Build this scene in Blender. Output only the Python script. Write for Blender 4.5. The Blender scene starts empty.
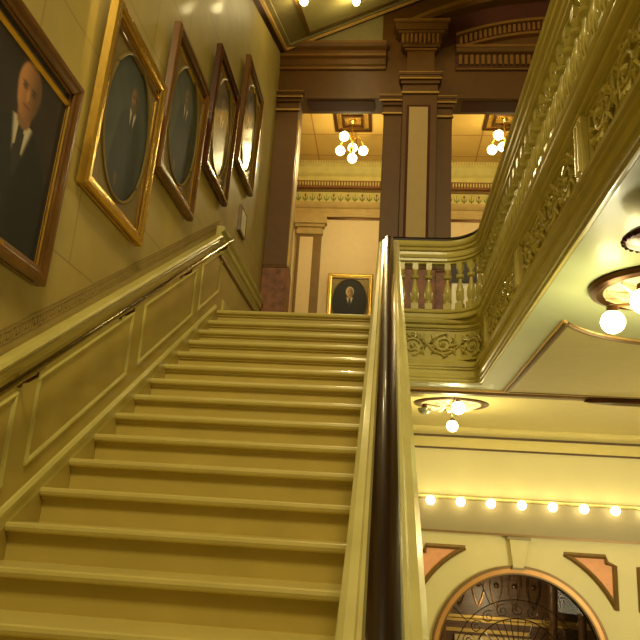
import bpy, math, random
from mathutils import Vector, Matrix
random.seed(7)
C = bpy.context.scene.collection
S = bpy.context.scene
PI = math.pi

# ------------------------------------------------------------------ camera
cam_d = bpy.data.cameras.new('camera'); cam = bpy.data.objects.new('camera', cam_d); C.objects.link(cam)
cam_d.sensor_width = 36; cam_d.lens = 700 / 640 * 36; cam_d.clip_start = 0.02; cam_d.clip_end = 100
M = [[0.99430857, 0.03416219, -0.10091285], [0.08740747, 0.27997706, 0.95601924], [0.06091299, -0.95939866, 0.27539756]]
cam.matrix_world = Matrix(((M[0][0], -M[0][1], -M[0][2], 0), (M[1][0], -M[1][1], -M[1][2], 0), (M[2][0], -M[2][1], -M[2][2], 0), (0, 0, 0, 1)))
S.camera = cam

# ------------------------------------------------------------------ world, lights, exposure
w = bpy.data.worlds.new('world'); S.world = w; w.use_nodes = True
w.node_tree.nodes['Background'].inputs[0].default_value = (1.0, 0.72, 0.34, 1)
w.node_tree.nodes['Background'].inputs[1].default_value = 0.12
S.view_settings.view_transform = 'Standard'; S.view_settings.look = 'None'
S.view_settings.exposure = 0.06; S.view_settings.gamma = 1
S.view_settings.use_curve_mapping = False
S.cycles.max_bounces = 6; S.cycles.diffuse_bounces = 4; S.cycles.sample_clamp_indirect = 4
WARM = (1.0, 0.82, 0.40)
def point(name, loc, power, r=0.06, col=WARM):
    d = bpy.data.lights.new(name, 'POINT'); d.energy = power; d.shadow_soft_size = r; d.color = col
    o = bpy.data.objects.new(name, d); C.objects.link(o); o.location = loc; return o
def area(name, loc, target, size, power, col=WARM, sy=None):
    d = bpy.data.lights.new(name, 'AREA'); d.energy = power; d.color = col; d.size = size
    if sy: d.shape = 'RECTANGLE'; d.size_y = sy
    o = bpy.data.objects.new(name, d); C.objects.link(o); o.location = loc
    o.rotation_euler = (Vector(target) - Vector(loc)).to_track_quat('-Z', 'Y').to_euler(); return o
area('stairwell_front_fill', (0.5, -1.2, 6.6), (-0.5, 4.6, 1.2), 1.3, 290, sy=1.3)  # added area light, no skylight there; lights the risers from the front
point('stairwell_fill', (-0.45, 2.3, 4.3), 34, 0.12)  # added point light without a fixture, brightens the gallery side
point('stair_foot_fill', (-0.95, -2.0, 1.7), 20, 0.15)  # added point light behind the camera, frontal fill for steps and gallery
point('far_room_chandelier_lamp', (-0.72, 10.3, 5.6), 62, 0.12)
point('far_room_second_lamp', (1.75, 10.3, 5.7), 50, 0.12)
point('gallery_lamp', (1.16, 3.62, 0.80), 11, 0.06, (1, 0.92, 0.58))
point('gallery_lamp_far', (1.6, 3.9, 0.80), 9, 0.06, (1, 0.92, 0.58))
point('hall_lamp', (0.85, 9.2, 1.0), 50, 0.06, (1, 0.87, 0.48))
area('hall_side_fill', (5.6, 5.2, -0.6), (2.0, 12, 0.3), 2.5, 290, (1, 0.86, 0.50))  # unseen warm area light on the hall wall; no daylight opening here

# ------------------------------------------------------------------ materials
def srgb(c): return tuple(((v / 255) / 12.92 if v / 255 <= 0.04045 else ((v / 255 + 0.055) / 1.055) ** 2.4) for v in c)
MT = {}
def mat(name, col, rough=0.5, metal=0.0, bump=0.0, scale=8.0, var=0.08, coat=0.0, detail=4, stretch=(1, 1, 1)):
    m = bpy.data.materials.new(name); m.use_nodes = True; nt = m.node_tree; b = nt.nodes['Principled BSDF']
    b.inputs['Roughness'].default_value = rough; b.inputs['Metallic'].default_value = metal; b.inputs['Coat Weight'].default_value = coat
    b.inputs['Coat Roughness'].default_value = 0.08
    tc = nt.nodes.new('ShaderNodeTexCoord'); mp = nt.nodes.new('ShaderNodeMapping'); mp.inputs['Scale'].default_value = stretch
    n = nt.nodes.new('ShaderNodeTexNoise'); n.inputs['Scale'].default_value = scale; n.inputs['Detail'].default_value = detail
    nt.links.new(tc.outputs['Object'], mp.inputs[0]); nt.links.new(mp.outputs[0], n.inputs['Vector'])
    r = nt.nodes.new('ShaderNodeValToRGB'); c = srgb(col)
    r.color_ramp.elements[0].position = 0.3; r.color_ramp.elements[1].position = 0.7
    r.color_ramp.elements[0].color = tuple(v * (1 - var) for v in c) + (1,)
    r.color_ramp.elements[1].color = tuple(min(1, v * (1 + var)) for v in c) + (1,)
    nt.links.new(n.outputs['Fac'], r.inputs[0]); nt.links.new(r.outputs[0], b.inputs['Base Color'])
    if bump:
        bp = nt.nodes.new('ShaderNodeBump'); bp.inputs['Strength'].default_value = bump; bp.inputs['Distance'].default_value = 0.01
        n2 = nt.nodes.new('ShaderNodeTexNoise'); n2.inputs['Scale'].default_value = scale * 5
        nt.links.new(mp.outputs[0], n2.inputs['Vector']); nt.links.new(n2.outputs['Fac'], bp.inputs['Height']); nt.links.new(bp.outputs[0], b.inputs['Normal'])
    MT[name] = m; return m
def emis(name, col, strength):
    m = bpy.data.materials.new(name); m.use_nodes = True; b = m.node_tree.nodes['Principled BSDF']
    b.inputs['Base Color'].default_value = srgb((255, 250, 230)) + (1,)
    b.inputs['Emission Color'].default_value = srgb(col) + (1,); b.inputs['Emission Strength'].default_value = strength
    MT[name] = m; return m
mat('paint', (200, 188, 108), 0.28, bump=0.05, scale=5, coat=0.3)
mat('paint_rail', (212, 202, 134), 0.22, bump=0.05, scale=6, coat=0.5)
mat('dado_paint', (178, 158, 80), 0.33, bump=0.05, scale=4, coat=0.2)
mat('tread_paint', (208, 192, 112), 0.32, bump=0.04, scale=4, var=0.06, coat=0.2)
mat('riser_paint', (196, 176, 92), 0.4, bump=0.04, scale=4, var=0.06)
mat('seam', (120, 100, 45), 0.7)
mat('stencil', (146, 122, 62), 0.7)
mat('wall_border', (164, 142, 76), 0.6)
mat('brown', (104, 68, 20), 0.5, bump=0.04)
mat('brown_light', (140, 98, 42), 0.35, coat=0.1)
mat('gilt_line', (222, 178, 96), 0.3, metal=0.3)
mat('maroon', (84, 38, 22), 0.8)
mat('cream_panel', (196, 168, 116), 0.6, var=0.04)
mat('green_plaster', (150, 136, 88), 0.6)
mat('mahogany', (32, 9, 5), 0.25, coat=0.5, scale=3, stretch=(12, 1, 1), var=0.3)
mat('peach_wall', (220, 196, 150), 0.6, var=0.03)
mat('yellow_band', (200, 184, 108), 0.55)
mat('tan_band', (180, 152, 92), 0.5)
mat('motif_green', (112, 128, 52), 0.6)
mat('motif_red', (126, 78, 36), 0.6)
mat('gold', (214, 176, 84), 0.24, metal=0.85, bump=0.1, scale=20)
mat('walnut', (106, 68, 26), 0.3, metal=0.1, coat=0.6, scale=6, var=0.25, bump=0.05)
mat('dark_walnut', (72, 36, 20), 0.22, coat=0.7, scale=6, var=0.25)
mat('dull_gold', (126, 106, 54), 0.45, metal=0.3, bump=0.15, scale=30)
mat('hall_wall', (216, 206, 148), 0.5, var=0.03, scale=2)
mat('hall_band', (142, 130, 90), 0.5, var=0.03)
mat('hall_ceiling', (208, 194, 122), 0.5, var=0.03)
mat('soffit', (188, 198, 150), 0.38, var=0.04, scale=2, coat=0.15)
mat('soffit_panel', (188, 176, 112), 0.45, var=0.04)
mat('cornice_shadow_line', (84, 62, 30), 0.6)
mat('salmon', (232, 166, 120), 0.6)
mat('bronze_line', (122, 94, 46), 0.4, metal=0.3)
mat('terracotta_gold', (206, 152, 84), 0.35, metal=0.25)
mat('bronze', (92, 62, 34), 0.3, metal=0.8, bump=0.1)
mat('chrome', (150, 140, 112), 0.15, metal=1.0, bump=0.03)
mat('iron', (44, 30, 18), 0.4, metal=0.6)
mat('dark_wood', (86, 54, 28), 0.4, scale=4, var=0.35, stretch=(1, 1, 8))
mat('inner_gold', (196, 160, 84), 0.35, metal=0.3)
mat('cream_glass', (236, 214, 170), 0.3, coat=0.4)
mat('grey_glass', (140, 140, 110), 0.15, coat=0.6)
mat('floor_tile', (120, 96, 60), 0.3, scale=3)
mat('black_paint', (26, 18, 14), 0.4)
mat('white_paint', (236, 232, 214), 0.5)
emis('bulb', (255, 232, 160), 22)
emis('bulb_dim', (255, 236, 180), 14)
# marble: veined reddish stone
def marble():
    m = mat('marble', (136, 84, 56), 0.5, scale=9, var=0.5, detail=8); return m
marble()
# left wall: painted canvas with shallow block joints
def canvas_wall():
    m = mat('wall_canvas', (172, 152, 82), 0.5, scale=3, var=0.08, bump=0.12, coat=0.05)
    nt = m.node_tree; b = nt.nodes['Principled BSDF']; tc = nt.nodes['Texture Coordinate']
    sp = nt.nodes.new('ShaderNodeSeparateXYZ'); cb = nt.nodes.new('ShaderNodeCombineXYZ')
    nt.links.new(tc.outputs['Object'], sp.inputs[0]); nt.links.new(sp.outputs['Y'], cb.inputs['X']); nt.links.new(sp.outputs['Z'], cb.inputs['Y'])
    br = nt.nodes.new('ShaderNodeTexBrick'); br.inputs['Scale'].default_value = 1; br.inputs['Brick Width'].default_value = 1.35; br.inputs['Row Height'].default_value = 0.62
    br.inputs['Mortar Size'].default_value = 0.006; br.inputs['Mortar Smooth'].default_value = 0.3
    nt.links.new(cb.outputs[0], br.inputs['Vector'])
    mx = nt.nodes.new('ShaderNodeMix'); mx.data_type = 'RGBA'
    src = b.inputs['Base Color'].links[0].from_socket
    nt.links.new(src, mx.inputs['A']); mx.inputs['B'].default_value = srgb((146, 126, 64)) + (1,)
    nt.links.new(br.outputs['Fac'], mx.inputs['Factor']); nt.links.new(mx.outputs['Result'], b.inputs['Base Color'])
canvas_wall()
# far room ceiling: large square panels
def tile_ceiling():
    m = mat('far_ceiling', (190, 156, 84), 0.5, scale=2, var=0.06)
    nt = m.node_tree; b = nt.nodes['Principled BSDF']; tc = nt.nodes['Texture Coordinate']
    br = nt.nodes.new('ShaderNodeTexBrick'); br.offset = 0; br.inputs['Scale'].default_value = 1; br.inputs['Brick Width'].default_value = 0.75; br.inputs['Row Height'].default_value = 0.75
    br.inputs['Mortar Size'].default_value = 0.012
    nt.links.new(tc.outputs['Object'], br.inputs['Vector'])
    mx = nt.nodes.new('ShaderNodeMix'); mx.data_type = 'RGBA'
    src = b.inputs['Base Color'].links[0].from_socket
    nt.links.new(src, mx.inputs['A']); mx.inputs['B'].default_value = srgb((150, 104, 46)) + (1,)
    nt.links.new(br.outputs['Fac'], mx.inputs['Factor']); nt.links.new(mx.outputs['Result'], b.inputs['Base Color'])
tile_ceiling()
def glass_mat():
    m = bpy.data.materials.new('picture_glass'); m.use_nodes = True; b = m.node_tree.nodes['Principled BSDF']
    b.inputs['Roughness'].default_value = 0.02; b.inputs['Transmission Weight'].default_value = 1; b.inputs['IOR'].default_value = 1.45
    MT['picture_glass'] = m
glass_mat()
def canvas_mat(name, rough, coat):
    m = bpy.data.materials.new(name); m.use_nodes = True; nt = m.node_tree; b = nt.nodes['Principled BSDF']
    a = nt.nodes.new('ShaderNodeAttribute'); a.attribute_name = 'Col'; nt.links.new(a.outputs['Color'], b.inputs['Base Color'])
    b.inputs['Roughness'].default_value = rough; b.inputs['Coat Weight'].default_value = coat; b.inputs['Coat Roughness'].default_value = 0.02
    MT[name] = m
canvas_mat('oil_canvas', 0.6, 0.0); canvas_mat('glazed_canvas', 0.4, 1.0)
MT['glazed_canvas'].node_tree.nodes['Principled BSDF'].inputs['Coat Roughness'].default_value = 0.14

# ------------------------------------------------------------------ mesh helpers
class MB:
    def __init__(s): s.v = []; s.f = []
    def add(s, vs, fs):
        n = len(s.v); s.v += [tuple(v) for v in vs]; s.f += [tuple(i + n for i in f) for f in fs]; return s
    def box(s, x0, x1, y0, y1, z0, z1):
        return s.add([(x0, y0, z0), (x1, y0, z0), (x1, y1, z0), (x0, y1, z0), (x0, y0, z1), (x1, y0, z1), (x1, y1, z1), (x0, y1, z1)],
                     [(0, 3, 2, 1), (4, 5, 6, 7), (0, 1, 5, 4), (1, 2, 6, 5), (2, 3, 7, 6), (3, 0, 4, 7)])
    def ring(s, rings, closed=False, caps=True):
        m = len(rings[0]); n = len(s.v)
        for r in rings: s.v += [tuple(p) for p in r]
        k = len(rings)
        for i in range(k if closed else k - 1):
            a = n + i * m; b = n + ((i + 1) % k) * m
            for j in range(m):
                j2 = (j + 1) % m; s.f.append((a + j, a + j2, b + j2, b + j))
        if caps and not closed:
            s.f.append(tuple(n + j for j in range(m))[::-1]); s.f.append(tuple(n + (k - 1) * m + j for j in range(m)))
        return s
    def sweep(s, frames, prof):            # frames: (point, u, v); prof: closed list of (a, b)
        return s.ring([[Vector(p) + Vector(u) * a + Vector(v) * b for a, b in prof] for p, u, v in frames])
    def lathe(s, prof, c=(0, 0, 0), seg=12, axis='z', caps=True):
        rs = []
        for r, z in prof:
            rr = []
            for k in range(seg):
                t = 2 * PI * k / seg; x, y = r * math.cos(t), r * math.sin(t)
                rr.append((c[0] + x, c[1] + y, c[2] + z) if axis == 'z' else (c[0] + x, c[1] + z, c[2] + y) if axis == 'y' else (c[0] + z, c[1] + x, c[2] + y))
            rs.append(rr)
        return s.ring(rs, caps=caps)
    def tube(s, pts, r, seg=6):
        pts = [Vector(p) for p in pts]; rs = []
        for i, p in enumerate(pts):
            d = (pts[min(i + 1, len(pts) - 1)] - pts[max(i - 1, 0)]).normalized()
            up = Vector((0, 0, 1)) if abs(d.z) < 0.9 else Vector((1, 0, 0))
            a = d.cross(up).normalized(); b = d.cross(a)
            rad = r[i] if isinstance(r, (list, tuple)) else r
            rs.append([p + (a * math.cos(2 * PI * k / seg) + b * math.sin(2 * PI * k / seg)) * rad for k in range(seg)])
        return s.ring(rs)
    def ball(s, c, rx, ry=None, rz=None, seg=10, rings=6, R=None):
        ry = rx if ry is None else ry; rz = rx if rz is None else rz; rs = []
        for i in range(1, rings):
            a = PI * i / rings
            rr = []
            for k in range(seg):
                t = 2 * PI * k / seg; v = Vector((rx * math.sin(a) * math.cos(t), ry * math.sin(a) * math.sin(t), -rz * math.cos(a)))
                if R: v = R @ v
                rr.append(Vector(c) + v)
            rs.append(rr)
        return s.ring(rs)
    def build(s, name, m, parent=None, smooth=False, bevel=0.0):
        me = bpy.data.meshes.new(name); me.from_pydata(s.v, [], s.f); me.validate(); me.materials.append(MT[m] if isinstance(m, str) else m)
        import bmesh
        bm = bmesh.new(); bm.from_mesh(me); bmesh.ops.recalc_face_normals(bm, faces=bm.faces); bm.to_mesh(me); bm.free()
        if smooth:
            for p in me.polygons: p.use_smooth = True
        o = bpy.data.objects.new(name, me); C.objects.link(o)
        if smooth:
            try: me.set_sharp_from_angle(angle=math.radians(30))
            except Exception: pass
        if parent: o.parent = parent
        if bevel:
            b = o.modifiers.new('bevel', 'BEVEL'); b.width = bevel; b.segments = 2; b.limit_method = 'ANGLE'
        return o
def struct(o): o['kind'] = 'structure'; return o
def thing(name, label, cat, loc=(0, 0, 0), rot=(0, 0, 0), group=None):
    o = bpy.data.objects.new(name, None); C.objects.link(o); o.location = loc; o.rotation_euler = rot; o.empty_display_size = 0.1
    o['label'] = label; o['category'] = cat
    if group: o['group'] = group
    return o
def tag(o, label, cat, group=None):
    o['label'] = label; o['category'] = cat
    if group: o['group'] = group
    return o
def copy_tree(o, parent=None):
    c = o.copy(); C.objects.link(c); c.parent = parent
    for ch in list(o.children): copy_tree(ch, c)
    return c
def box(name, b, m, parent=None, bevel=0.0): return MB().box(*b).build(name, m, parent, bevel=bevel)

# ------------------------------------------------------------------ key dimensions (camera lens at the origin, metres)
T, R_ = 0.275, 0.1667; SL = R_ / T
Y0, Z0 = 2.8896, -0.2974           # line under the tread noses: z = Z0 + (y-Y0)*SL
XL = -1.72                          # left wall
ZF = 1.93                           # landing floor
ZG = -4.07                          # lower floor
ZS = 1.33                           # soffit under the gallery
YB = 8.6                            # wall with the openings
YE = 12.5                           # far room wall
YH = 12.0                           # lower hall wall
ZT = 8.6                            # topmost ceiling
XR = 6.5
def sz(y, w): return y * SL + w     # a line parallel to the flight

# ------------------------------------------------------------------ shell
struct(box('floor', (XL - .3, XR + .3, -6.2, 12.4, ZG - .2, ZG), 'floor_tile'))
struct(box('wall_left', (XL - .3, XL, -6.2, YB - .001, ZG, ZT), 'wall_canvas'))
struct(box('wall_lower_left', (XL - .3, XL, YB + .001, 12.8, ZG, 1.62), 'hall_wall'))
struct(box('wall_right', (XR, XR + .3, -6.2, 12.8, ZG, ZT), 'hall_wall'))
struct(box('wall_front', (XL, XR, -6.2, -6.0, ZG, ZT), 'wall_canvas'))
struct(box('ceiling', (XL - .3, XR + .3, -6.2, YB + .4, ZT, ZT + .2), 'green_plaster'))
struct(box('ceiling_far_room', (XL - 1.5, XR, YB + .4, YE + .3, 6.76, 6.9), 'far_ceiling'))
struct(box('wall_far_room', (XL - 1.5, XR, YE, YE + .3, ZF - .35, 6.9), 'peach_wall'))
# landing slab with the low soffit under its front edge, gallery slab
struct(box('floor_far_room', (XL - 1.5, XL, YB + .4, YE, 1.62, ZF), 'floor_tile'))
struct(box('floor_landing', (XL, XR, 6.66, YE, 1.62, ZF), 'soffit'))
struct(box('floor_gallery', (0.87, XR, -4, 6.659, ZS, ZF - .005), 'soffit'))
struct(box('trim_beam', (-0.1, XR, 6.66, 7.1, ZS, 1.62), 'soffit'))

# back wall with the two openings
ZO = 5.75
struct(box('wall_back', (XL - 1.5, XR, YB, YB + .4, ZO, ZT), 'brown'))
struct(box('wall_back_right', (3.55, XR, YB, YB + .4, ZF, ZO - .001), 'brown'))
struct(box('wall_back_left', (XL - 1.5, XL - .002, YB + .002, YB + .4, ZF, ZO - .001), 'brown'))
struct(box('wall_far_left', (XL - 1.6, XL - 1.5, YB, YE + .3, ZF - .3, 6.9), 'peach_wall'))
# upper plaster field between the entablature and the sloping ceiling
struct(box('trim_plaster_field', (XL, -.26, YB - .012, YB, 6.56, 8.4), 'green_plaster'))
# maroon sunk panel under the lintel of each opening
for i, (a, b) in enumerate([(-1.36, -.27), (.82, 3.5)]):
    mb = MB(); mb.box(a + .07, b - .07, YB + .07, YB + .33, ZO - .006, ZO + .01)
    struct(mb.build('trim_lintel_panel', 'maroon'))
# ---- entablature: mouldings run along x, profile (out, z)
def run_x(x0, x1, prof, m, name, y=YB, ends=True):
    mb = MB(); mb.sweep([((x0, y, 0), (0, -1, 0), (0, 0, 1)), ((x1, y, 0), (0, -1, 0), (0, 0, 1))], prof); return struct(mb.build(name, m))
run_x(XL, -.2, [(0, 6.20), (.03, 6.20), (.03, 6.25), (.05, 6.27), (.05, 6.36), (.09, 6.38), (.09, 6.43), (.05, 6.44), (.05, 6.5), (.11, 6.53), (.14, 6.57), (.14, 6.60), (0, 6.60)], 'brown', 'trim_1')
for z, o in ((6.225, .032), (6.405, .092), (6.585, .142)):
    run_x(XL, -.2, [(0, z - .014), (o, z - .014), (o, z + .012), (0, z + .012)], 'brown_light', 'trim_2')
run_x(.78, 3.6, [(0, 6.18), (.04, 6.18), (.04, 6.21), (.02, 6.22), (.02, 6.42), (.09, 6.44), (.12, 6.48), (.12, 6.52), (0, 6.6)], 'brown', 'trim_3')
run_x(.78, 3.6, [(0, 6.185), (.046, 6.185), (.046, 6.203), (0, 6.203)], 'brown_light', 'trim_4')
run_x(.78, 3.6, [(0, 6.52), (.13, 6.49), (.13, 6.53), (0, 6.6)], 'brown_light', 'trim_5')
dn = MB(); x = .82
while x < 3.55: dn.box(x, x + .045, YB - .075, YB - .01, 6.25, 6.40); x += .078
struct(dn.build('trim_dentils', 'brown_light'))
struct(box('trim_dentil_ground', (.78, 3.6, YB - .03, YB, 6.22, 6.42), 'dark_wood'))
# frieze sunk panel lines
# segmental pediment above the right opening
cx = 2.16
def arc_band(name, c, r0, r1, x0, x1, d0, d1, m, seg=48):
    mb = MB(); rings = []
    for k in range(seg + 1):
        x = x0 + (x1 - x0) * k / seg
        def z(r): return c + math.sqrt(max(r * r - (x - cx) ** 2, 0))
        rings.append([(x, YB - d0, z(r0)), (x, YB - d1, z(r0)), (x, YB - d1, z(r1)), (x, YB - d0, z(r1))])
    mb.ring(rings); return struct(mb.build(name, m, smooth=True))
arc_band('trim_arch', 3.19, 4.14, 4.253, 0.1, 4.22, -.01, .16, 'brown')
arc_band('trim_arch_lip', 3.19, 4.20, 4.262, 0.1, 4.22, -.01, .175, 'brown_light')
arc_band('trim_arch_outer', 3.19, 4.33, 4.36, 0.1, 4.22, -.01, .04, 'brown_light')
arc_band('trim_tympanum', 3.19, 3.72, 4.14, 0.5, 3.82, -.01, .01, 'maroon')
arc_band('trim_arch_low', 3.14, 3.62, 3.66, .78, 3.55, -.01, .08, 'brown_light')
arc_band('trim_arch_crown', 3.14, 3.80, 3.84, .78, 3.55, -.01, .13, 'brown_light')
arc_band('trim_arch_ground', 3.14, 3.66, 3.80, .78, 3.55, -.01, .05, 'maroon')
ad = MB(); n = 40
for k in range(n):
    x = .83 + (3.5 - .83) * k / n; x2 = x + .04
    za = 3.14 + math.sqrt(3.67 ** 2 - (x - cx) ** 2); zb = 3.14 + math.sqrt(3.79 ** 2 - (x - cx) ** 2)
    ad.box(x, x2, YB - .10, YB - .02, za, zb)
struct(ad.build('trim_arch_dentils', 'brown_light'))

# ---- pilasters as things
def cap_prof(x0, x1, yf, z0, z1, o, mb, steps=((0, .0), (.35, .03), (.6, .05), (.8, .09), (1, .1))):
    h = z1 - z0
    for (a, oa), (b, ob) in zip(steps[:-1], steps[1:]):
        mb.box(x0 - ob * o, x1 + ob * o, yf - ob * o, YB + .3, z0 + a * h, z0 + b * h)
def pilaster(label, x0, x1, yf, zcap0, zcap1, panel=None, back=YB + .39, base=True, capover=1.0, lim=(-9, 9)):
    lo, hi = lambda v: max(v, lim[0]), lambda v: min(v, lim[1])
    t = thing('pilaster', label, 'pilaster', ((x0 + x1) / 2, yf, ZF)); t.location = (0, 0, 0)
    box('shaft', (x0, x1, yf, back, ZF + 1.28, zcap0), 'brown', t, bevel=.006)
    if zcap0 < ZO: box('shaft_top', (x0, x1, YB, back, zcap0, ZO - .002), 'brown', t)
    box('marble_base', (lo(x0 - .015), hi(x1 + .015), yf - .015, back, ZF, ZF + 1.24), 'marble', t, bevel=.01)
    box('base_moulding', (lo(x0 - .01), hi(x1 + .01), yf - .01, back, ZF + 1.24, ZF + 1.28), 'brown', t, bevel=.012)
    mb = MB(); h = zcap1 - zcap0
    for a, b, o in ((0, .12, .03), (.12, .5, .012), (.5, .66, .05), (.66, .86, .085), (.86, 1, .1)):
        mb.box(lo(x0 - o * capover), hi(x1 + o * capover), yf - o, YB - .002, zcap0 + a * h, zcap0 + b * h)
    mb.build('capital', 'brown', t, bevel=.008)
    box('capital_fillet', (lo(x0 - .102 * capover), hi(x1 + .102 * capover), yf - .104, yf - .09, zcap1 - .02 * h, zcap1), 'gilt_line', t)
    box('capital_fillet', (lo(x0 - .032 * capover), hi(x1 + .032 * capover), yf - .036, yf - .02, zcap0 + .02 * h, zcap0 + .10 * h), 'gilt_line', t)
    box('capital_fillet', (lo(x0 - .087 * capover), hi(x1 + .087 * capover), yf - .089, yf - .08, zcap0 + .66 * h, zcap0 + .71 * h), 'gilt_line', t)
    if panel:
        a, b, z1 = panel
        box('panel_border', (a - .035, b + .035, yf - .006, yf + .01, ZF + 1.33, z1 + .035), 'maroon', t)
        box('panel', (a, b, yf - .010, yf + .01, ZF + 1.36, z1), 'cream_panel', t)
    return t
pl = pilaster('brown pilaster against the portrait wall, left of the lit opening', XL + .001, -1.40, YB - .01, 5.52, 5.80, capover=.7, lim=(XL + .001, 9))
m_ = MB(); m_.box(-1.401, -1.392, YB + .10, YB + .30, ZF + 1.33, 5.40); m_.build('side_panel', 'cream_panel', pl)
m_ = MB(); m_.box(-1.402, -1.388, YB + .06, YB + .10, ZF + 1.3, 5.44); m_.build('side_panel_border', 'gilt_line', pl)
pilaster('narrow brown pilaster between the lit opening and the tall panelled pilaster', -.2, .054, YB - .01, 5.47, 5.74, capover=.7, lim=(-9, .054))
pm = pilaster('tall central brown pilaster with a cream panel above the dark stair handrail', .056, .53, YB - .1, 5.74, 6.04, panel=(.15, .405, 5.54), capover=.6)
pilaster('narrow brown pilaster right of the tall panelled one, beside the gallery rail', .531, .74, YB - .01, 5.42, 5.72, capover=.6, lim=(.531, 9))
im = struct(box('trim_impost', (.10, .48, YB - .13, YB - .001, 6.045, 6.42), 'brown'))
mb = MB()
for z0, z1, o in ((6.42, 6.46, .03), (6.46, 6.50, .07), (6.50, 6.66, .09), (6.66, 6.70, .13), (6.70, 6.80, .17), (6.80, 6.85, .2)):
    mb.box(.10 - o, .48 + o, YB - .13 - o * .7, YB - .001, z0, z1)
mb.build('impost_cornice', 'brown', im, bevel=.006)
mb = MB(); x = .02
while x < .54: mb.box(x, x + .03, YB - .215, YB - .16, 6.51, 6.65); x += .06
mb.build('impost_dentils', 'brown_light', im)
box('impost_fillet', (-.1, .68, YB - .276, YB - .26, 6.82, 6.85), 'brown_light', im); box('impost_fillet', (.07, .51, YB - .158, YB - .14, 6.425, 6.445), 'brown_light', im)

# ------------------------------------------------------------------ far room
run_x(XL - 1.5, XR, [(0, 6.30), (.02, 6.30), (.02, 6.38), (.1, 6.40), (.1, 6.52), (.16, 6.56), (.24, 6.66), (.3, 6.70), (.3, 6.76), (0, 6.76)], 'yellow_band', 'trim_6', y=YE)
run_x(XL - 1.5, XR, [(0, 6.27), (.12, 6.27), (.12, 6.42), (0, 6.42)], 'motif_red', 'trim_7', y=YE)
mb = MB(); x = XL - .6
while x < 4.2:
    mb.box(x, x + .024, YE - .15, YE - .12, 6.31, 6.38); x += .055
struct(mb.build('trim_far_dentils', 'yellow_band'))
mb = MB(); x = XL - .6
while x < 4.2:
    mb.box(x, x + .02, YE - .312, YE - .30, 6.70, 6.75); x += .05
struct(mb.build('trim_far_beads', 'tan_band'))
run_x(XL - 1.5, XR, [(0, 6.22), (.05, 6.22), (.05, 6.27), (0, 6.27)], 'bronze_line', 'trim_8', y=YE)
run_x(XL - 1.5, XR, [(0, 5.98), (.02, 5.98), (.02, 6.22), (0, 6.22)], 'yellow_band', 'trim_9', y=YE)
mg = MB(); mr = MB(); x = XL - .6; k = 0
while x < 4.2:
    (mg if k % 2 else mr).tube([(x, YE - .022, 6.02), (x, YE - .03, 6.19)], [.012, .004], 5)
    for sx in (-1, 1):
        mg.tube([(x, YE - .025, 6.03), (x + sx * .035, YE - .03, 6.07), (x + sx * .05, YE - .03, 6.13)], [.006, .014, .003], 5)
    if k % 2 == 0: mr.ball((x, YE - .03, 6.15), .022, .01, .022)
    x += .14; k += 1
struct(mg.build('trim_far_leaves', 'motif_green')); struct(mr.build('trim_far_buds', 'motif_red'))
run_x(XL - 1.5, XR, [(0, 5.68), (.05, 5.68), (.05, 5.74), (.03, 5.76), (.03, 5.86), (.06, 5.88), (.09, 5.93), (.09, 5.98), (0, 5.98)], 'tan_band', 'trim_10', y=YE)
run_x(-1.32, XR, [(0, 5.64), (.02, 5.64), (.02, 5.68), (0, 5.68)], 'bronze', 'trim_shadow_strip', y=YE)  # dark strip standing in for the shadow under the moulding
# pilaster of the far room
t = thing('pilaster', 'pale panelled pilaster on the far peach wall left of the framed portrait', 'pilaster')
box('shaft', (-1.86, -1.385, YE - .07, YE - .004, ZF, 5.30), 'bronze_line', t)
box('panel', (-1.80, -1.545, YE - .078, YE - .06, ZF + .3, 5.24), 'peach_wall', t)
mb = MB()
for z0, z1, o in ((5.30, 5.34, .02), (5.34, 5.44, .01), (5.44, 5.50, .05), (5.50, 5.62, .09), (5.62, 5.68, .07)): mb.box(-1.86 - o, -1.385 + o, YE - .07 - o, YE - .004, z0, z1)
mb.build('capital', 'tan_band', t)

# ------------------------------------------------------------------ sloping ceiling over the stairs
AX, AY = .45, .38
def cz(x, y): return 6.5 + AX * (x + 1.72) + AY * (y - 8.5)
nrm = Vector((AX, AY, -1)).normalized()    # towards the room
def slab(name, x0, x1, y0, y1, d0, d1, m, parent=None):
    ps = []
    for d in (d0, d1):
        for x, y in ((x0, y0), (x1, y0), (x1, y1), (x0, y1)):
            ps.append((x, y, cz(x, y) - d))
    mb = MB(); mb.add(ps, [(0, 3, 2, 1), (4, 5, 6, 7), (0, 1, 5, 4), (1, 2, 6, 5), (2, 3, 7, 6), (3, 0, 4, 7)])
    o = mb.build(name, m, parent)
    if not parent: struct(o)
    return o
slab('ceiling_sloping', XL, .95, 5.9, YB, -.12, 0, 'green_plaster')
def slab_frame(name, x0, x1, y0, y1, wd, d, m):
    slab(name, x0, x0 + wd, y0, y1, 0, d, m); slab(name, x1 - wd, x1, y0, y1, 0, d, m)
    slab(name, x0 + wd, x1 - wd, y0, y0 + wd, 0, d, m); slab(name, x0 + wd, x1 - wd, y1 - wd, y1, 0, d, m)
slab_frame('trim_12', XL, .95, 5.9, YB, .07, .06, 'bronze')
slab_frame('trim_13', XL + .07, .88, 5.97, YB - .07, .03, .075, 'gilt_line')
slab_frame('trim_14', XL + .10, .85, 6.0, YB - .10, .05, .03, 'green_plaster')
slab_frame('trim_15', XL + .40, .55, 6.3, YB - .27, .05, .03, 'bronze_line')
slab('trim_16', XL + .45, .5, 6.35, YB - .32, 0, .012, 'soffit_panel')
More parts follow.
